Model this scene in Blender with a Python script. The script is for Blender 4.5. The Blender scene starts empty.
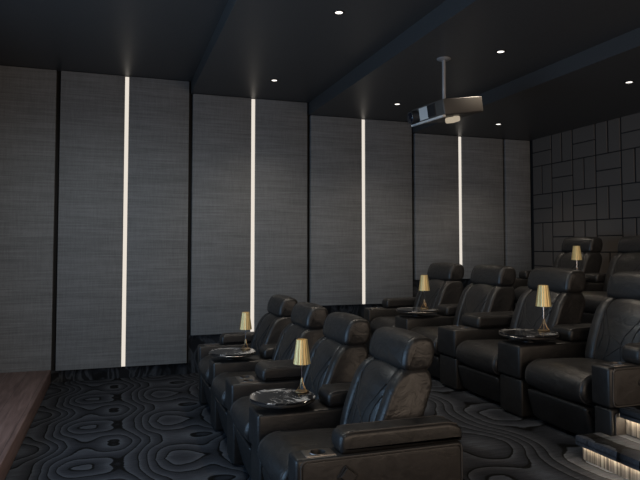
import bpy, bmesh, math, random
from mathutils import Vector, Matrix
random.seed(7)
PI = math.pi
S = bpy.context.scene
COL = S.collection

# ------------------------------------------------------------------ helpers
def link(name, me, mat, parent=None, loc=(0, 0, 0), sharp=35):
    o = bpy.data.objects.new(name, me)
    COL.objects.link(o)
    if mat is not None:
        for m in (mat if isinstance(mat, (list, tuple)) else [mat]):
            me.materials.append(m)
    for p in me.polygons:
        p.use_smooth = True
    me.set_sharp_from_angle(angle=math.radians(sharp))
    o.location = loc
    if parent: o.parent = parent
    return o

class MB:
    """collects shapes of ONE object"""
    def __init__(s): s.bm = bmesh.new()
    def add(s, verts, faces, mi=0):
        vs = [s.bm.verts.new(v) for v in verts]
        for f in faces:
            try:
                fc = s.bm.faces.new([vs[i] for i in f]); fc.material_index = mi
            except ValueError: pass
        return vs
    def rbox(s, x0, x1, y0, y1, z0, z1, r=0.0, seg=3, mi=0):
        b = bmesh.new()
        bmesh.ops.create_cube(b, size=1)
        for v in b.verts:
            v.co = Vector((x0 if v.co.x < 0 else x1, y0 if v.co.y < 0 else y1, z0 if v.co.z < 0 else z1))
        if r > 0:
            bmesh.ops.bevel(b, geom=list(b.edges), offset=r, segments=seg, affect='EDGES', profile=.5)
        s.merge(b, mi); return s
    def merge(s, b, mi=0, mat=None):
        b.verts.index_update()
        vs = [tuple(mat @ v.co) if mat else tuple(v.co) for v in b.verts]
        fs = [[v.index for v in f.verts] for f in b.faces]
        b.free(); s.add(vs, fs, mi)
    def lathe(s, prof, c=(0, 0, 0), n=32, mi=0, flute=0, fn=0):
        vs = []; fs = []
        m = len(prof)
        for i in range(n):
            a = 2 * PI * i / n
            for r, z in prof:
                rr = r * (1 + flute * math.cos(fn * a)) if flute else r
                vs.append((c[0] + rr * math.cos(a), c[1] + rr * math.sin(a), c[2] + z))
        for i in range(n):
            j = (i + 1) % n
            for k in range(m - 1):
                fs.append((i * m + k, j * m + k, j * m + k + 1, i * m + k + 1))
        s.add(vs, fs, mi)
        for k in (0, m - 1):
            if prof[k][0] > 1e-6:
                pass
        return s
    def tube(s, path, r, n=8, mi=0, closed=False):
        P = [Vector(p) for p in path]; vs = []; fs = []; L = len(P)
        up = Vector((0.013, 0.021, 1)).normalized()
        for i, p in enumerate(P):
            if closed: d = P[(i + 1) % L] - P[i - 1]
            else: d = P[min(i + 1, L - 1)] - P[max(i - 1, 0)]
            d.normalize()
            a = d.cross(up)
            if a.length < 1e-4: a = d.cross(Vector((1, 0, 0)))
            a.normalize(); b = d.cross(a)
            rr = r[i] if isinstance(r, (list, tuple)) else r
            for k in range(n):
                t = 2 * PI * k / n
                vs.append(tuple(p + a * (rr * math.cos(t)) + b * (rr * math.sin(t))))
        for i in range(L if closed else L - 1):
            j = (i + 1) % L
            for k in range(n):
                fs.append((i * n + k, i * n + (k + 1) % n, j * n + (k + 1) % n, j * n + k))
        if not closed:
            fs.append(tuple(range(n - 1, -1, -1))); fs.append(tuple((L - 1) * n + k for k in range(n)))
        s.add(vs, fs, mi); return s
    def cushion(s, pts, rad, y0, y1, r, puff=0.0, ny=14, mi=0):
        """side profile (x,z) with rounded corners swept along y, ends rounded like a pillow"""
        pr = roundpoly(pts, rad)
        n = len(pr)
        A = sum(pr[i][0] * pr[(i + 1) % n][1] - pr[(i + 1) % n][0] * pr[i][1] for i in range(n)) / 2
        sg = 1 if A > 0 else -1
        nor = []
        for i in range(n):
            a = Vector(pr[i - 1]); b = Vector(pr[(i + 1) % n]); d = (b - a)
            if d.length < 1e-9: d = Vector((1, 0))
            d.normalize(); nor.append(Vector((d.y * sg, -d.x * sg)))      # outward
        secs = []
        for k in range(6):
            t = k / 5 * PI / 2
            secs.append((r * (1 - math.sin(t)), r * (1 - math.cos(t)), 0))
        st = [(y0 + dy_in, off) for off, dy_in, _ in [(a, b, c) for a, b, c in secs]]
        # st: begins at the cap (offset r) and reaches full size at y0 + r
        st = [(y0 + r * (1 - math.cos(k / 5 * PI / 2)), r * (1 - math.sin(k / 5 * PI / 2))) for k in range(6)]
        mid = [(y0 + r + (y1 - y0 - 2 * r) * k / ny, 0) for k in range(1, ny)]
        en = [(y0 + y1 - a, o) for a, o in reversed(st)]
        vs = []; fs = []
        allr = st + mid + en
        for y, off in allr:
            t = (y - y0) / (y1 - y0)
            pf = puff * (1 - (2 * t - 1) ** 2)
            for i in range(n):
                q = Vector(pr[i]) + nor[i] * (pf - off)
                vs.append((q.x, y, q.y))
        for k in range(len(allr) - 1):
            for i in range(n):
                j = (i + 1) % n
                fs.append((k * n + i, k * n + j, (k + 1) * n + j, (k + 1) * n + i))
        fs.append(tuple(range(n))); fs.append(tuple((len(allr) - 1) * n + i for i in range(n - 1, -1, -1)))
        s.add(vs, fs, mi); return s
    def build(s, name, mat, parent=None, loc=(0, 0, 0), sharp=35):
        bmesh.ops.recalc_face_normals(s.bm, faces=list(s.bm.faces))
        me = bpy.data.meshes.new(name); s.bm.to_mesh(me); s.bm.free()
        return link(name, me, mat, parent, loc, sharp)

def roundpoly(pts, rad, seg=5):
    out = []; n = len(pts)
    for i in range(n):
        p = Vector(pts[i]); a = Vector(pts[i - 1]); b = Vector(pts[(i + 1) % n])
        r = rad[i] if isinstance(rad, (list, tuple)) else rad
        la = (a - p).length; lb = (b - p).length
        r = min(r, la * .49, lb * .49)
        p0 = p + (a - p).normalized() * r; p2 = p + (b - p).normalized() * r
        for k in range(seg + 1):
            t = k / seg
            q = p0 * (1 - t) ** 2 + p * 2 * t * (1 - t) + p2 * t * t
            out.append((q.x, q.y))
    return out

def carve(o, cutters):
    """cut the cutter meshes (MB) out of o for good"""
    for c in cutters:
        k = c.build('cutter_tmp', None)
        md = o.modifiers.new('cut', 'BOOLEAN'); md.operation = 'DIFFERENCE'; md.object = k; md.solver = 'EXACT'
        bpy.context.view_layer.update()
        dg = bpy.context.evaluated_depsgraph_get()
        me = bpy.data.meshes.new_from_object(o.evaluated_get(dg))
        o.modifiers.clear(); o.data = me
        bpy.data.objects.remove(k, do_unlink=True)
    for p in o.data.polygons: p.use_smooth = True
    o.data.set_sharp_from_angle(angle=math.radians(35))

def tag(o, label=None, cat=None, group=None, kind=None):
    if label: o['label'] = label
    if cat: o['category'] = cat
    if group: o['group'] = group
    if kind: o['kind'] = kind
    return o
def thing(name, label, cat, loc=(0, 0, 0), group=None):
    o = bpy.data.objects.new(name, None); COL.objects.link(o); o.location = loc
    o.empty_display_size = .1
    return tag(o, label, cat, group)
def copy_tree(o, parent=None):
    c = o.copy(); COL.objects.link(c)
    if parent: c.parent = parent
    for ch in list(o.children): copy_tree(ch, c)
    return c

# ------------------------------------------------------------------ materials
class NT:
    def __init__(s, name):
        s.m = bpy.data.materials.new(name); s.m.use_nodes = True
        s.t = s.m.node_tree; s.b = s.t.nodes['Principled BSDF']
    def n(s, t, **k):
        x = s.t.nodes.new(t)
        for a, v in k.items(): setattr(x, a, v)
        return x
    def l(s, a, b): s.t.links.new(a, b)
    def math(s, op, a, b=None, c=None):
        x = s.n('ShaderNodeMath', operation=op)
        for i, v in enumerate((a, b, c)):
            if v is None: continue
            if isinstance(v, (int, float)): x.inputs[i].default_value = v
            else: s.l(v, x.inputs[i])
        return x.outputs[0]
    def noise(s, vec=None, scale=5, detail=2, rough=.5, dist=0, dims='3D'):
        x = s.n('ShaderNodeTexNoise', noise_dimensions=dims)
        x.inputs['Scale'].default_value = scale; x.inputs['Detail'].default_value = detail
        x.inputs['Roughness'].default_value = rough; x.inputs['Distortion'].default_value = dist
        if vec is not None: s.l(vec, x.inputs['Vector'])
        return x.outputs['Fac']
    def ramp(s, fac, stops):
        x = s.n('ShaderNodeValToRGB'); e = x.color_ramp.elements
        while len(e) < len(stops): e.new(.5)
        for i, (p, c) in enumerate(stops):
            e[i].position = p; e[i].color = (*c, 1) if len(c) == 3 else c
        s.l(fac, x.inputs[0]); return x.outputs[0]
    def coord(s, kind='Object'): return s.n('ShaderNodeTexCoord').outputs[kind]
    def mapping(s, vec, sc=(1, 1, 1), loc=(0, 0, 0)):
        x = s.n('ShaderNodeMapping'); x.inputs['Scale'].default_value = sc; x.inputs['Location'].default_value = loc
        s.l(vec, x.inputs['Vector']); return x.outputs[0]
    def bump(s, h, strength=.3, dist=.01):
        x = s.n('ShaderNodeBump'); x.inputs['Strength'].default_value = strength; x.inputs['Distance'].default_value = dist
        s.l(h, x.inputs['Height']); s.l(x.outputs[0], s.b.inputs['Normal'])
    def set(s, **k):
        for a, v in k.items():
            i = s.b.inputs[a.replace('_', ' ')]
            i.default_value = (*v, 1) if isinstance(v, tuple) and len(v) == 3 else v
        return s

def plain(name, col, rough=.5, metal=0, **k):
    q = NT(name); q.set(Base_Color=col, Roughness=rough, Metallic=metal, **k); return q.m
def emit(name, col, st):
    q = NT(name); q.set(Base_Color=(0, 0, 0), Emission_Color=col, Emission_Strength=st, Roughness=.6); return q.m

def leather(name, col, rough=.40, wr=.5, fine=.25):
    q = NT(name); v = q.coord()
    w1 = q.noise(q.mapping(v, (7, 5, 9)), 1.6, 3, .55, 1.2)
    w2 = q.noise(v, 260, 2, .6)
    w3 = q.noise(q.mapping(v, (1, 1, 1)), 24, 3, .6, .8)
    h = q.math('ADD', q.math('MULTIPLY', w1, wr), q.math('ADD', q.math('MULTIPLY', w3, .16 * wr), q.math('MULTIPLY', w2, .02 * fine)))
    q.bump(h, .7, .03)
    q.l(q.ramp(w3, [(.3, tuple(c * .75 for c in col)), (.7, tuple(c * 1.2 for c in col))]), q.b.inputs['Base Color'])
    q.l(q.ramp(w1, [(.3, (rough - .06,) * 3), (.75, (rough + .10,) * 3)]), q.b.inputs['Roughness'])
    q.set(Specular_IOR_Level=.5)
    return q.m

def fabric(name, dark, light):
    q = NT(name); v = q.coord()
    s1 = q.noise(q.mapping(v, (2.2, 1, 75)), 1, 3, .65)
    s2 = q.noise(q.mapping(v, (90, 1, 6)), 1, 2, .6)
    s3 = q.noise(q.mapping(v, (170, 1, 170)), 1, 1, .5)
    s4 = q.noise(q.mapping(v, (1.4, 1, 9)), 1, 2, .5)
    f = q.math('ADD', q.math('MULTIPLY', s1, .48), q.math('ADD', q.math('MULTIPLY', s2, .2), q.math('ADD', q.math('MULTIPLY', s3, .17), q.math('MULTIPLY', s4, .15))))
    q.l(q.ramp(f, [(.34, dark), (.66, light)]), q.b.inputs['Base Color'])
    q.bump(f, .35, .004); q.set(Roughness=.92, Specular_IOR_Level=.15)
    return q.m

def carpet(name, vert=False):
    """mirrored agate rings with fine dark outlines"""
    q = NT(name); v = q.coord()
    sp = q.n('ShaderNodeSeparateXYZ'); q.l(v, sp.inputs[0])
    X, Y, Z = sp.outputs
    if vert: Y = q.math('MULTIPLY', Z, .8)
    fy = q.math('PINGPONG', q.math('ADD', Y, 24.91), .49)      # mirrored about the rows of rings
    cb = q.n('ShaderNodeCombineXYZ'); q.l(X, cb.inputs[0]); q.l(fy, cb.inputs[1])
    wob = q.math('SUBTRACT', q.noise(q.mapping(cb.outputs[0], (1.2, 1, 1), (5.3, 2.2, .7)), 3.0, 1, .4), .5)
    cy = q.math('COSINE', q.math('MULTIPLY', fy, PI / .49))
    cy2 = q.math('COSINE', q.math('MULTIPLY', fy, PI / .245))
    sx = q.math('SINE', q.math('MULTIPLY', q.math('SUBTRACT', X, .233), PI / .33))
    cx2 = q.math('COSINE', q.math('MULTIPLY', q.math('SUBTRACT', X, .46), PI / .33))
    phi = q.math('ADD', X, q.math('ADD', q.math('MULTIPLY', sx, .19), q.math('MULTIPLY', cy, .19)))
    phi = q.math('ADD', phi, q.math('ADD', q.math('MULTIPLY', q.math('MULTIPLY', cy2, cx2), .035), q.math('MULTIPLY', wob, .26)))
    streak = q.noise(q.mapping(v, (9, 60, 60)), 1, 2, .6)
    fib = q.noise(v, 420, 1, .6)
    t = q.math('FRACT', q.math('ADD', q.math('MULTIPLY', phi, 5.6), q.math('MULTIPLY', q.math('SUBTRACT', streak, .5), .10)))
    c = q.ramp(t, [(0.0, (.0045,) * 3), (.05, (.005,) * 3), (.08, (.072, .079, .092)), (.15, (.063, .069, .081)), (.45, (.040, .0435, .052)), (.92, (.021, .023, .028)), (.97, (.0045,) * 3)])
    mx = q.n('ShaderNodeMix', data_type='RGBA', blend_type='MULTIPLY'); mx.inputs[0].default_value = 1
    mot = q.math('MULTIPLY', q.math('ADD', fib, streak), .5)
    q.l(c, mx.inputs[6]); q.l(q.ramp(mot, [(.3, (.45,) * 3), (.7, (1.35,) * 3)]), mx.inputs[7])
    q.l(mx.outputs[2], q.b.inputs['Base Color'])
    q.bump(q.math('ADD', q.math('MULTIPLY', fib, .5), c), .5, .006)
    q.set(Roughness=.95, Specular_IOR_Level=.1)
    return q.m

def skirt_cloth(name):
    q = NT(name); v = q.coord()
    n1 = q.noise(q.mapping(v, (4, 1, 2.0)), 1.6, 2, .5, 1.2)
    q.l(q.ramp(n1, [(.36, (.008, .009, .010)), (.48, (.030, .033, .038)), (.54, (.055, .060, .068)), (.60, (.014, .015, .017))]), q.b.inputs['Base Color'])
    q.set(Roughness=.9, Specular_IOR_Level=.15); return q.m

def stripe_cloth(name):
    q = NT(name); v = q.coord()
    s = q.noise(q.mapping(v, (60, 58, 1.0)), 1, 3, .65)
    q.l(q.ramp(s, [(.33, (.02, .018, .015)), (.5, (.13, .115, .098)), (.66, (.32, .295, .25))]), q.b.inputs['Base Color'])
    q.set(Roughness=.9, Specular_IOR_Level=.15); return q.m

def wood(name):
    q = NT(name); v = q.coord()
    a = q.noise(q.mapping(v, (9, .7, 9)), 1.5, 4, .6, 1.0)
    b = q.noise(q.mapping(v, (60, 3, 60)), 1, 2, .6)
    f = q.math('ADD', q.math('MULTIPLY', a, .75), q.math('MULTIPLY', b, .25))
    sp = q.n('ShaderNodeSeparateXYZ'); q.l(v, sp.inputs[0])
    g = q.math('FRACT', q.math('MULTIPLY', q.math('ADD', sp.outputs[0], 10), 1 / .19))
    gap = q.math('GREATER_THAN', g, .985)
    c = q.ramp(f, [(.3, (.110, .067, .058)), (.5, (.205, .130, .115)), (.7, (.305, .208, .188))])
    mx = q.n('ShaderNodeMix', data_type='RGBA'); q.l(gap, mx.inputs[0]); q.l(c, mx.inputs[6]); mx.inputs[7].default_value = (.02, .013, .012, 1)
    q.l(mx.outputs[2], q.b.inputs['Base Color']); q.set(Roughness=.5); q.bump(f, .15, .003)
    return q.m

def marble(name):
    q = NT(name); v = q.coord()
    d = q.noise(v, 6, 4, .6, 1.2)
    a = q.math('ABSOLUTE', q.math('SUBTRACT', d, .5))
    m = q.noise(v, 5, 2, .5)
    a2 = q.math('ADD', a, q.math('MULTIPLY', q.math('SUBTRACT', .60, m), .18))
    q.l(q.ramp(a2, [(0.0, (.75, .74, .72)), (.016, (.34, .33, .32)), (.042, (.012, .012, .013)), (1, (.006, .006, .007))]), q.b.inputs['Base Color'])
    q.set(Roughness=.12, Specular_IOR_Level=.5); return q.m

def ceilmat(name):
    q = NT(name); v = q.coord()
    q.l(q.ramp(q.noise(v, 60, 2, .5), [(.3, (.064, .064, .064)), (.7, (.076, .076, .076))]), q.b.inputs['Base Color'])
    q.set(Roughness=.42, Specular_IOR_Level=.35); return q.m

def goldmat(name):
    q = NT(name); v = q.coord()
    sp = q.n('ShaderNodeSeparateXYZ'); q.l(v, sp.inputs[0])
    an = q.math('ARCTAN2', sp.outputs[1], sp.outputs[0])
    cb = q.n('ShaderNodeCombineXYZ'); q.l(an, cb.inputs[0])
    s = q.noise(cb.outputs[0], 7, 2, .6)
    c = q.ramp(s, [(.3, (.28, .19, .075)), (.5, (.48, .36, .16)), (.68, (.72, .58, .33))])
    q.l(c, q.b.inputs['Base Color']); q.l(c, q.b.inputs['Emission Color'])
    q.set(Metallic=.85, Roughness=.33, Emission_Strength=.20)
    return q.m

M = dict(
    leather=leather('black_leather', (.0170, .0160, .0154), .41, .25),
    smooth=leather('smooth_black_leather', (.0135, .0128, .0125), .41, .10),
    side=leather('side_leather', (.026, .0235, .0222), .42, .10),
    pipe=plain('piping_leather', (.05, .046, .043), .45),
    seam=plain('seam_thread', (.010, .010, .010), .75),
    panel=fabric('charcoal_linen', (.145, .150, .152), (.285, .293, .296)),
    backing=plain('dark_backing', (.010, .010, .011), .8),
    carpet=carpet('agate_carpet'), carpetv=skirt_cloth('skirting_cloth'),
    stripe=stripe_cloth('striped_riser_cloth'), wood=wood('walnut_boards'),
    marble=marble('black_marble'), ceil=ceilmat('dark_ceiling_paint'),
    dark=plain('dark_plastic', (.012, .012, .013), .5), chrome=plain('chrome', (.60, .60, .62), .16, 1),
    bronze=plain('bronze_metal', (.27, .25, .235), .35, 1), gold=goldmat('gold_shade'),
    goldwire=plain('gold_wire', (.62, .44, .24), .28, 1),
    led=emit('warm_led', (1, .91, .80), .82), spot=emit('downlight_lens', (1, .93, .85), 2.2),
    bulb=emit('bulb_glow', (1, .85, .62), 2.0), steplight=emit('step_led', (1, .83, .62), 38.0),
    tile=NT('rear_wall_felt').set(Base_Color=(.125, .108, .093), Roughness=.8).m,
    paint=plain('dark_wall_paint', (.05, .05, .052), .8),
    screen=plain('screen_cloth', (.6, .6, .6), .8),
    pj=plain('projector_shell', (.060, .055, .050), .45), pjface=plain('projector_face', (.62, .62, .61), .4), glint=emit('painted_glint', (1, .84, .62), .42), pjdark=plain('projector_grille', (.02, .02, .022), .5),  # the warm emission imitates a reflection under the projector
    glass=plain('lens_glass', (.01, .012, .02), .08), steel=plain('painted_steel', (.36, .36, .365), .45, .3),
)

# ------------------------------------------------------------------ the room
W = 7.32            # fabric faces of the side wall
XF, XB, YN = -2.5, 5.70, -1.3
CE = [(XF, .835, 3.49), (.835, 2.32, 3.347), (2.32, 3.80, 3.19), (3.80, XB, 3.047)]
Z2, Z3, SINK = .378, .655, .083
def structure(o): o['kind'] = 'structure'; return o

m = MB(); m.rbox(XF, 1.615, YN, W + .08, -.12, 0)
structure(m.build('floor', M['carpet']))
m = MB(); m.rbox(1.615, XB, YN, W + .08, 0, Z2)
structure(m.build('floor_platform', [M['carpet']]))
m = MB(); m.rbox(3.44, XB, 2.59, W + .08, Z2, Z3); m.rbox(2.602, XB, YN, 2.59, Z2, .645)
structure(m.build('floor_upper_platform', M['carpet']))
# stage of walnut boards in front of the screen
m = MB(); m.rbox(XF, -.655, YN, W, .0, .15, .008, 2)
structure(m.build('floor_stage', M['wood']))
# stepped ceiling: drops towards the rear
m = MB()
for a, b, z in CE: m.rbox(a, b, YN, W + .08, z, 3.75)
structure(m.build('ceiling', M['ceil']))
m = MB(); m.rbox(XF, XB + .15, W + .08, W + .2, -.12, 3.75); structure(m.build('wall_side', M['backing']))
m = MB(); m.rbox(XF - .12, XB + .15, YN - .12, YN, -.12, 3.75); structure(m.build('wall_near', M['paint']))
m = MB(); m.rbox(XF - .12, XF, YN, W + .2, -.12, 3.75); structure(m.build('wall_screen', M['paint']))
# rear wall: basket weave of felt slabs over dark grooves
m = MB(); m.rbox(XB, XB + .15, YN, W + .2, -.12, 3.75, mi=0)
c = .405; g = .008
yy = W - .04; k = 0
while yy > 1.0:
    for j in range(8):
        z1 = 3.055 - j * c
        z0 = z1 - c; y0 = yy - c; y1 = yy
        if z1 < .62: break
        if (k + j) % 2 == 0:
            cells = [(y0, y1, z0, (z0 + z1) / 2), (y0, y1, (z0 + z1) / 2, z1)]
        else:
            cells = [(y0, (y0 + y1) / 2, z0, z1), ((y0 + y1) / 2, y1, z0, z1)]
        for a, b, d, e in cells:
            m.rbox(XB - .011, XB + .008, a + .012, b - .012, d + .006, e - .006, .004, 1, mi=1)
    yy -= c; k += 1
structure(m.build('wall_rear', [M['backing'], M['tile']]))
# fabric panels, their lights and the carpet-clad skirting
segs = [(XF + .02, -1.40, 0), (-1.37, -.655, 0), (-.61, .076, 0), (.126, .812, 0), (.858, 1.572, 1), (1.622, 2.297, 1),
        (2.343, 3.048, 2), (3.098, 3.778, 2), (3.824, 4.500, 3), (4.552, 5.222, 3), (5.262, 5.685, 3)]
bot = [.135, .455, .755, 1.06]
where = ['far left panel over the stage, outside the picture',
         'grey linen wall panel at the left edge, standing above the wooden stage',
         'grey linen wall panel just left of the longest light strip',
         'grey linen wall panel just right of the longest light strip',
         'grey linen wall panel left of the second light strip, above the first lamp',
         'grey linen wall panel right of the second light strip, behind the front row headrests',
         'grey linen wall panel left of the third light strip',
         'grey linen wall panel right of the third light strip, below the projector lens',
         'grey linen wall panel left of the shortest light strip, behind the middle row',
         'grey linen wall panel right of the shortest light strip',
         'narrow grey linen wall panel meeting the rear wall corner']
for i, (a, b, s) in enumerate(segs):
    if i == 0: continue
    m = MB(); z1 = CE[s][2] - .004
    m.rbox(a, b, W, W + .078, bot[s], z1, .006, 2)
    o = m.build('wall_panel', M['panel'])
    tag(o, where[i], 'wall panel', 'grey fabric panels along the side wall')
ll = ['longest vertical light strip, nearest the stage between grey panels', 'second vertical light strip from the stage, behind the farthest front row lamp',
      'third vertical light strip from the stage, ending above the middle row far armrest', 'shortest vertical light strip, nearest the rear wall below the projector']
for i, x in enumerate((.101, 1.597, 3.073, 4.526)):
    t = thing('led_strip_light', ll[i], 'light strip', (x, W + .02, bot[i]), 'vertical light strips on the side wall')
    h = CE[i][2] - .006 - bot[i]
    m = MB(); m.rbox(-.0235, .0235, .012, .058, 0, h); m.build('housing', M['dark'], t)
    m = MB(); m.rbox(-.0215, .0215, -.008, .011, .003, h - .003, .003, 2); m.build('diffuser', M['led'], t)
m = MB()
for a, b, s in ((XF + .02, -.655, 0), (-.655, .835, 0), (.835, 2.32, 1), (2.32, 3.8, 2), (3.8, XB - .03, 3)):
    m.rbox(a, b, W + .05, W + .078, 0 if a < 1.6 else (Z2 if a < 3.5 else Z3), bot[s] - .004)
structure(m.build('baseboard_side', M['carpetv']))

# downlights
dl = [(1.64, 4.40, 1, 'round ceiling downlight at the top centre of the picture'), (1.64, 6.45, 1, 'round ceiling downlight near the second light strip'),
      (3.13, 4.40, 2, 'round ceiling downlight right of the projector pole'), (3.13, 6.43, 2, 'small round ceiling downlight left of the projector'),
      (4.54, 4.40, 3, 'round ceiling downlight near the right edge of the picture'), (4.54, 6.45, 3, 'small round ceiling downlight above the rear corner')]
for x, y, s, lb in dl:
    z = CE[s][2]
    t = thing('ceiling_downlight', lb, 'downlight', (x, y, z), 'recessed ceiling downlights')
    m = MB(); m.lathe([(.030, -.001), (.030, -.006), (.041, -.006), (.044, -.001), (.044, 0)], n=28); m.build('trim_ring', M['dark'], t)
    m = MB(); m.lathe([(0, -.004), (.030, -.004), (.030, -.001)], n=28); m.build('lens', M['spot'], t)
    L = bpy.data.lights.new('downlight_beam', 'SPOT'); L.energy = (66 if x < 2 else 40) if y < 5 else 28; L.color = (1, .86, .70); L.spot_size = math.radians(112); L.spot_blend = 1; L.shadow_soft_size = .03
    lo = bpy.data.objects.new('downlight_beam', L); COL.objects.link(lo); lo.location = (x, y, z - .02)

# ------------------------------------------------------------------ recliner (front edge x=0, faces -x)
w2 = .262
def settle(t, zb):
    for ch in t.children: ch.location.z -= zb
    return t
def make_recliner(zb=0):
    t = thing('recliner', '', 'recliner')
    m = MB(); m.rbox(.10, .80, -w2 + .01, w2 - .01, .012 + zb, .30, .01, 2); m.build('base', M['smooth'], t)
    m = MB(); m.cushion([(.075 - zb * .25, .035 + zb), (.155, .035 + zb), (.155, .285), (.01, .30), (.012, .27)], [.02, .02, .02, .02, .05], -w2, w2, .022, .008)
    f = m.build('footrest', M['smooth'], t)
    m = MB(); m.cushion([(.10, .31), (.03, .315), (-.015, .36), (-.005, .44), (.07, .482), (.30, .478), (.56, .46), (.56, .31)], [.02, .04, .06, .06, .09, .15, .03, .02], -w2, w2, .028, .016)
    sc = m.build('seat_cushion', M['leather'], t)
    prs = roundpoly([(.10, .31), (.03, .315), (-.015, .36), (-.005, .44), (.07, .482), (.18, .48)], [.02, .04, .06, .06, .09, .03])
    for s in (-1, 1):
        mm = MB(); mm.tube([(x, s * (w2 - .024), z) for x, z in prs[6:-6]], .005, 6); mm.build('piping', M['pipe'], sc)
    # backrest with bolsters
    prof = [(.462, .47), (.492, .60), (.572, .80), (.640, .868), (.775, .872), (.790, .80), (.705, .56), (.66, .30), (.555, .30)]
    rads = [.04, .12, .10, .05, .05, .08, .15, .04, .04]
    m = MB(); m.cushion(prof, rads, -.167, .167, .012, .018)
    def shoulders(o):      # the back narrows to rounded shoulders and swells at the flanks
        for v in o.data.vertices:
            q = max(0, (v.co.z - .77) / .11)
            v.co.y *= 1 - .10 * q * q + .012 * math.sin(PI * min(1, max(0, (v.co.z - .46) / .4)))
    b = m.build('backrest', M['leather'], t); shoulders(b)
    for s in (-1, 1):
        p2 = [(x - (.001 if i in (0, 1, 2) else 0), z) for i, (x, z) in enumerate(prof)]
        m = MB(); y0, y1 = sorted((s * .163, s * (w2 - .008)))
        m.cushion(p2, rads, y0, y1, .018, .010, 8); shoulders(m.build('side_bolster', M['leather'], b))
    def front(u, y):      # a point on the front face of the backrest
        a, c_, d = Vector((.462, .47)), Vector((.492, .60)), Vector((.572, .80))
        q = a.lerp(c_, u / .35) if u < .35 else c_.lerp(d, (u - .35) / .65)
        return (q.x - .0165 * (1 - (y / .172) ** 2), y, q.y + .004)
    for s in (-1, 1):
        for P in ([(.97, .160), (.75, .115), (.5, .06), (.28, .045), (.05, .07)], [(.78, .165), (.6, .13), (.42, .118), (.2, .14)], [(.5, .06), (.36, -.03 ), (.24, -.09)] if s > 0 else [(.30, .05), (.2, .0), (.1, -.05)]):
            pts = []
            for i in range(len(P) - 1):
                for k in range(5):
                    f_ = k / 5; pts.append((P[i][0] * (1 - f_) + P[i + 1][0] * f_, P[i][1] * (1 - f_) + P[i + 1][1] * f_))
            pts.append(P[-1])
            for _ in range(2): pts = [pts[0]] + [((pts[i-1][0] + 2 * pts[i][0] + pts[i+1][0]) / 4, (pts[i-1][1] + 2 * pts[i][1] + pts[i+1][1]) / 4) for i in range(1, len(pts) - 1)] + [pts[-1]]
            m = MB(); m.tube([front(u, s * y) for u, y in pts], .0042, 6); m.build('seam', M['seam'], b)
    # headrest
    hp = [(.636, .876), (.640, .95), (.676, 1.022), (.735, 1.036), (.806, 1.024), (.822, .95), (.792, .868), (.69, .862)]
    hr = [.03, .06, .04, .05, .035, .06, .035, .03]
    m = MB(); m.cushion(hp, hr, -.238, .238, .028, .012)
    h = m.build('headrest', M['leather'], t)
    rp = roundpoly(hp, hr)
    for s in (-1, 1):
        m = MB(); m.tube([(x, s * .206, z) for x, z in [((px - .725) * 1.012 + .725, (pz - .946) * 1.012 + .946) for px, pz in rp]], .004, 6, closed=True); m.build('seam', M['seam'], h)
    return settle(t, zb)

def arm_pad(t, x0, x1, y0, y1, z0=.562, z1=.655):
    m = MB(); m.cushion([(x0 + .012, z0), (x0, z0 + .03), (x0 + .008, z1 - .012), (x0 + .05, z1), (x1 - .06, z1), (x1, z1 - .03), (x1, z0)], [.01, .03, .02, .03, .05, .04, .01], y0, y1, .022, .004)
    p = m.build('arm_pad', M['smooth'], t)
    for y in (y0 + .012, y1 - .012):
        m = MB(); m.tube([(x0 + .03, y, z1 - .006), (x0 + .06, y, z1 - .001), (x1 - .08, y, z1 - .001), (x1 - .03, y, z1 - .012)], .004, 6); m.build('piping', M['pipe'], p)
    return p
def cup(t, body, spots, plate):
    cuts = []
    for x, y in spots:
        q = MB(); q.lathe([(0, .47), (.036, .47), (.036, .60), (0, .60)], (x, y, 0), 28); cuts.append(q)
    carve(body, cuts)
    x0, x1, y0, y1 = plate
    m = MB(); m.rbox(x0, x1, y0, y1, .558, .5625, .002, 2); pl = m.build('cup_tray', M['bronze'], t)
    cuts = []
    for x, y in spots:
        q = MB(); q.lathe([(0, .5), (.037, .5), (.037, .60), (0, .60)], (x, y, 0), 28); cuts.append(q)
    carve(pl, cuts)
    for x, y in spots:
        m = MB(); m.lathe([(0, .475), (.0335, .475), (.0355, .56), (.0355, .5655), (.042, .5655), (.043, .5635)], (x, y, 0), 32); m.build('cup_holder', M['bronze'], t)

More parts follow.
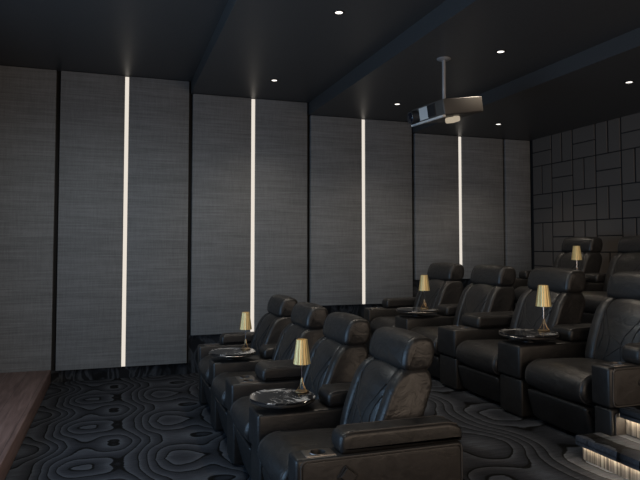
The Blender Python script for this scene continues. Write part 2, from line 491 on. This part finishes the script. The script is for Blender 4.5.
def make_console(kind, hw, zb=0):
    """kind: end_near / end_far / cups / table; hw = half width"""
    t = thing('armrest_console', '', 'armrest console')
    m = MB(); m.rbox(0, .84, -hw, hw, .343, .56, .018, 3); body = m.build('upper_body', M['smooth'], t)
    m = MB(); m.rbox(.014, .83, -hw + .006, hw - .006, .012 + zb, .335, .014, 3); m.build('lower_body', M['smooth'], t)
    if kind in ('end_near', 'end_far'):
        s = -1 if kind == 'end_near' else 1
        sp = [(.028, .357), (.028, .545), (.825, .545), (.825, .357)]
        y0, y1 = sorted((s * (hw - .004), s * (hw + .006)))
        m = MB(); m.cushion(sp, .03, y0, y1, .004, 0, 3); p = m.build('side_panel', M['side'], t)
        m = MB(); m.cushion([(.03, .03 + zb), (.03, .322), (.815, .322), (.815, .03 + zb)], .03, y0, y1, .004, 0, 3); m.build('side_panel', M['side'], t)
        m = MB(); m.tube([(x, s * (hw + .003), z) for x, z in roundpoly([(.022, .352), (.022, .552), (.832, .552), (.832, .352)], .03)], .0045, 6, closed=True); m.build('piping', M['pipe'], p)
        if kind == 'end_near':
            m = MB()
            b = bmesh.new(); bmesh.ops.create_cube(b, size=1)
            for v in b.verts: v.co = Vector((v.co.x * .088, v.co.y * .012, v.co.z * .075))
            bmesh.ops.bevel(b, geom=list(b.edges), offset=.007, segments=3, affect='EDGES')
            m.merge(b, 0, Matrix.Translation((.240, s * (hw + .008), .468)) @ Matrix.Rotation(math.radians(38), 4, 'Y'))
            hnd = m.build('release_handle', M['dark'], t)
            b = bmesh.new(); bmesh.ops.create_cube(b, size=1)
            for v in b.verts: v.co = Vector((v.co.x * .070, v.co.y * .014, v.co.z * .058))
            bmesh.ops.bevel(b, geom=list(b.edges), offset=.006, segments=3, affect='EDGES')
            m = MB(); m.merge(b, 0, Matrix.Translation((.243, s * (hw + .013), .470)) @ Matrix.Rotation(math.radians(38), 4, 'Y'))
            m.build('lever', M['side'], hnd)
        cup(t, body, [(.125, 0)], (.055, .195, -hw + .022, hw - .022))
        arm_pad(t, .21, .845, -hw + .002, hw + .002)
    elif kind == 'cups':
        cup(t, body, [(.13, -.062), (.13, .062)], (.065, .195, -.112, .112))
        arm_pad(t, .215, .80, -hw + .004, hw - .004)
    else:
        arm_pad(t, .425, .84, -hw + .02, hw - .02, .562, .65)
    return settle(t, zb)

def make_tray():
    t = thing('tray_table', '', 'tray table')
    m = MB(); m.lathe([(0, 0), (.05, 0), (.05, .006), (.022, .010), (.022, .036), (0, .036)], n=24); m.build('pedestal', M['dark'], t)
    m = MB(); m.lathe([(0, .036), (.180, .036), (.194, .042), (.196, .050), (.192, .054), (0, .054)], n=56); m.build('rim', M['chrome'], t) if False else m.build('under_plate', M['bronze'], t)
    m = MB(); m.lathe([(0, .0545), (.190, .0545), (.1945, .057), (.1945, .061), (.191, .0635), (0, .0635)], n=56); m.build('marble_top', M['marble'], t)
    return t
def make_lamp():
    t = thing('table_lamp', '', 'lamp')
    m = MB(); m.lathe([(0, 0), (.040, 0), (.042, .003), (.040, .007), (.012, .009), (0, .009)], n=28); m.build('base', M['goldwire'], t)
    for k in range(4):
        a = PI / 4 + k * PI / 2
        m = MB(); m.tube([(.034 * math.cos(a), .034 * math.sin(a), .006), (.018 * math.cos(a), .018 * math.sin(a), .030), (.007 * math.cos(a), .007 * math.sin(a), .058), (.003 * math.cos(a), .003 * math.sin(a), .085)], .0018, 6); m.build('leg', M['goldwire'], t)
    m = MB(); m.tube([(0, 0, .05), (0, 0, .10), (0, 0, .20)], .0036, 10); m.build('stem', M['chrome'], t)
    m = MB(); m.lathe([(.0502, .170), (.0515, .170), (.0325, .315), (.0312, .315), (.0502, .170)], n=128, flute=.03, fn=18)
    sh = m.build('lamp_shade', M['gold'], t, sharp=60)
    m = MB(); m.lathe([(0, .205), (.010, .21), (.017, .235), (.012, .26), (0, .267)], n=16); m.build('bulb', M['bulb'], t)
    return t

YC = [2.67, 3.485, 4.295, 5.105, 5.92]
HW = [.070, .130, .150, .130, .075]
HALF = .262
proto = dict(tray=make_tray(), lamp=make_lamp())
for zb in (0, SINK):      # the raised rows stand on lower plinths
    proto.update({('recliner', zb): make_recliner(zb), ('end_near', zb): make_console('end_near', .070, zb), ('table', zb): make_console('table', .125, zb),
                  ('cups', zb): make_console('cups', .135, zb), ('end_far', zb): make_console('end_far', .070, zb)})
used = set()
def place(k, loc, label, group, rz=0):
    o = proto[k]
    if k in used: o = copy_tree(proto[k])
    used.add(k)
    o.location = loc; o.rotation_euler = (0, 0, rz)
    tag(o, label, None, group); return o

rows = [
 dict(x=.765, z=0.0, zb=0, nm='front', seats=(0, 1, 2, 3), cons=(0, 1, 2, 3, 4)),
 dict(x=2.505, z=Z2, zb=SINK, nm='middle', seats=(0, 1, 2, 3), cons=(0, 1, 2, 3, 4)),
 dict(x=4.25, z=Z3, zb=SINK, nm='back', seats=(2, 3), cons=(2, 3, 4)),
]
SL = {('front', 0): 'black leather recliner nearest the camera, in the front row', ('front', 1): 'black leather recliner in the front row, behind the nearest lamp tray from the camera',
      ('front', 2): 'black leather recliner in the front row, just beyond the wide twin cup holder armrest', ('front', 3): 'farthest black leather recliner of the front row, beside the wall',
      ('middle', 0): 'black leather recliner cut by the right edge of the picture, beside the lit steps', ('middle', 1): 'black leather recliner in the middle row, behind the marble tray with the lamp at right',
      ('middle', 2): 'black leather recliner in the middle row, second from the wall', ('middle', 3): 'farthest black leather recliner of the middle row, in front of the shortest light strip',
      ('back', 2): 'black leather recliner on the top tier, cut by the right edge of the picture', ('back', 3): 'black leather recliner on the top tier, behind the smallest gold lamp'}
CL = {('front', 0): 'black leather end armrest with lever and single cup holder, nearest the camera', ('front', 1): 'black leather console under the nearest marble tray, front row',
      ('front', 2): 'black leather armrest console with twin cup holders, front row centre', ('front', 3): 'black leather console under the farthest front row marble tray',
      ('front', 4): 'slim black leather end armrest of the front row, beside the wall',
      ('middle', 0): 'black leather end armrest beside the lit carpeted steps', ('middle', 1): 'black leather console under the marble tray in front of the middle row lamp at right',
      ('middle', 2): 'black leather armrest console with cup holders, middle row centre', ('middle', 3): 'black leather console under the far marble tray of the middle row',
      ('middle', 4): 'slim black leather end armrest of the middle row, below the third light strip',
      ('back', 2): 'black leather armrest console on the top tier, at the right edge', ('back', 3): 'black leather console on the top tier under the smallest lamp', ('back', 4): 'slim black leather end armrest on the top tier, beside the wall'}
TL = {('front', 1): 'round black marble tray with white veins, nearest the camera', ('front', 3): 'round black marble tray in the front row, farthest from the camera',
      ('middle', 1): 'round black marble tray at right in the middle row', ('middle', 3): 'round black marble tray in the middle row, near the wall', ('back', 3): 'round marble tray on the top tier'}
LL = {('front', 1): 'largest gold shaded table lamp, on the nearest marble tray', ('front', 3): 'gold shaded table lamp in front of the second light strip',
      ('middle', 1): 'gold pleated table lamp on the right hand tray of the middle row', ('middle', 3): 'gold shaded table lamp on the middle row tray near the wall', ('back', 3): 'smallest gold shaded table lamp, on the top tier below the rear wall'}
kinds = ['end_near', 'table', 'cups', 'table', 'end_far']
for r in rows:
    for i in r['seats']:
        a = YC[i] + HALF * 0; y = (YC[i] + YC[i + 1]) / 2 + (HW[i] - HW[i + 1]) / 2 * 1.0
        place(('recliner', r['zb']), (r['x'], y, r['z']), SL[(r['nm'], i)], r['nm'] + ' row of black leather recliners')
    for i in r['cons']:
        place((kinds[i], r['zb']), (r['x'], YC[i], r['z']), CL[(r['nm'], i)], r['nm'] + ' row armrest consoles')
        if kinds[i] == 'table':
            place('tray', (r['x'] + .18, YC[i] + .015, r['z'] - r['zb'] + .5605), TL[(r['nm'], i)], 'round marble tray tables')
            place('lamp', (r['x'] + {('front', 1): .315, ('front', 3): .305, ('middle', 1): .318, ('middle', 3): .265, ('back', 3): .30}[(r['nm'], i)], YC[i] + {('front', 1): .065, ('front', 3): .07}.get((r['nm'], i), .03), r['z'] - r['zb'] + .6245), LL[(r['nm'], i)], 'gold table lamps')

# ------------------------------------------------------------------ lit steps beside the middle row
t = thing('step', 'lower carpeted step with lit riser, beside the middle row end armrest', 'step', (2.36, 0, Z2), 'lit carpeted steps')
m = MB(); m.rbox(0, .238, -.6, 2.588, .001, .083); m.rbox(0, .135, 2.588, 2.645, .001, .083); m.build('riser', M['stripe'], t)
m = MB(); m.rbox(-.03, .238, -.6, 2.588, .086, .124, .006, 2); m.rbox(-.03, .137, 2.57, 2.665, .086, .124, .006, 2); m.rbox(-.03, -.02, -.6, 2.665, .074, .1, .004, 2); m.build('tread', M['carpet'], t)
m = MB(); m.rbox(-.016, -.003, -.6, 2.63, .078, .0855); m.build('light_strip', M['steplight'], t)
t = thing('step', 'upper carpeted step with lit riser, at the right edge', 'step', (2.60, 0, .503), 'lit carpeted steps')
m = MB(); m.rbox(-.002, .001, -.6, 2.588, .001, .10); m.build('riser', M['stripe'], t)
m = MB(); m.rbox(-.045, .001, -.6, 2.590, .104, .142, .006, 2); m.rbox(-.045, -.034, -.6, 2.590, .090, .12, .004, 2); m.build('nosing', M['carpetv'], t)
m = MB(); m.rbox(-.030, -.006, -.6, 2.58, .094, .1035); m.build('light_strip', M['steplight'], t)

# ------------------------------------------------------------------ projector
t = thing('projector', 'boxy projector with a pale front hanging from the dark ceiling on a slim pole', 'projector', (2.79, 4.74, 2.715))
t.rotation_euler = (math.radians(1.0), math.radians(-8.9), math.radians(4.0))
m = MB(); m.rbox(-.20, .21, -.255, .255, -.065, .075, .012, 3); m.build('shell', M['pj'], t)
m = MB(); m.rbox(-.225, -.19, -.255, .255, -.082, -.062, .006, 2); m.build('front_lip', M['pjface'], t)
m = MB(); m.rbox(-.206, -.195, -.13, -.015, -.045, .060, .003, 2)
for k in range(7): m.rbox(-.211, -.205, -.128 + k * .0165, -.118 + k * .0165, -.042, .057)
m.build('vent_grille', M['pjdark'], t)
m = MB(); m.rbox(-.2035, -.199, -.01, .125, -.05, .06, .002, 1); m.build('front_plate', M['pjface'], t)
b = bmesh.new(); bmesh.ops.create_cone(b, cap_ends=True, radius1=.062, radius2=.056, depth=.075, segments=32)
m = MB(); m.merge(b, 0, Matrix.Translation((-.225, .185, -.005)) @ Matrix.Rotation(-PI / 2, 4, 'Y')); ln = m.build('lens_barrel', M['pjdark'], t)
m = MB(); b = bmesh.new(); bmesh.ops.create_uvsphere(b, u_segments=24, v_segments=12, radius=.045)
m.merge(b, 0, Matrix.Translation((-.255, .185, -.005)) @ Matrix.Scale(.4, 4, (1, 0, 0))); m.build('lens_glass', M['glass'], ln)
m = MB(); m.rbox(-.055, .035, -.15, -.035, -.115, -.066, .015, 3); m.build('underside_glint', M['glint'], t)  # glowing block put in for the bright reflection below the shell
m = MB(); m.lathe([(0, .006), (.02, .006), (.02, 0), (0, 0)], (-.10, -.2, -.078), 16); m.build('foot', M['pjdark'], t)
mt = thing('projector_mount', 'slim grey ceiling pole with round flange above the projector', 'ceiling mount', (2.77, 4.74, 3.19))
m = MB(); m.lathe([(0, 0), (.062, 0), (.062, -.006), (.05, -.014), (.018, -.018), (0, -.018)], n=28); m.build('flange', M['steel'], mt)
m = MB(); m.tube([(0, 0, -.015), (0, 0, -.2), (0, 0, -.385)], .016, 14); m.build('pole', M['steel'], mt)

# ------------------------------------------------------------------ light
def area(name, loc, rot, sx, sy, e, col):
    L = bpy.data.lights.new(name, 'AREA'); L.shape = 'RECTANGLE'; L.size = sx; L.size_y = sy; L.energy = e; L.color = col
    o = bpy.data.objects.new(name, L); COL.objects.link(o); o.location = loc; o.rotation_euler = rot; return o
# the cinema screen, glowing a cold blue-grey, and the wall lights of the near wall
sl = area('cinema_screen_light', (XF + .05, 3.0, 1.35), (0, -PI / 2, 0), 1.7, 4.2, 62, (.42, .67, 1.0)); sl.data.spread = math.radians(150)
area('near_wall_light', (2.6, YN + .05, 1.7), (-PI / 2, 0, PI), 6.0, 2.6, 98, (1, .78, .60))
for x, y, e in ((.101, 4.40, 84), (.101, 1.2, 45)):  # assumed, unseen spots added to brighten the stage end of the side wall
    L = bpy.data.lights.new('front_bay_fill', 'SPOT'); L.energy = e; L.color = (.95, 1.0, .99); L.spot_size = math.radians(172); L.spot_blend = .45; L.shadow_soft_size = .12
    lo = bpy.data.objects.new('front_bay_fill', L); COL.objects.link(lo); lo.location = (x, y, 3.46)
wd = bpy.data.worlds.new('room_air'); S.world = wd; wd.use_nodes = True
wd.node_tree.nodes['Background'].inputs[0].default_value = (.02, .02, .022, 1); wd.node_tree.nodes['Background'].inputs[1].default_value = .3

# ------------------------------------------------------------------ camera
cam = bpy.data.cameras.new('camera'); co = bpy.data.objects.new('camera', cam); COL.objects.link(co)
co.location = (0, 0, 1.5); co.rotation_euler = (PI / 2 + math.radians(2.46), 0, math.radians(-18.62))
cam.sensor_width = 36; cam.lens = 606 / 640 * 36; cam.shift_y = -19 / 640; cam.clip_start = .05
S.camera = co
S.view_settings.view_transform = 'Standard'; S.view_settings.look = 'None'
S.view_settings.exposure = 0; S.view_settings.gamma = 1; S.view_settings.use_curve_mapping = False
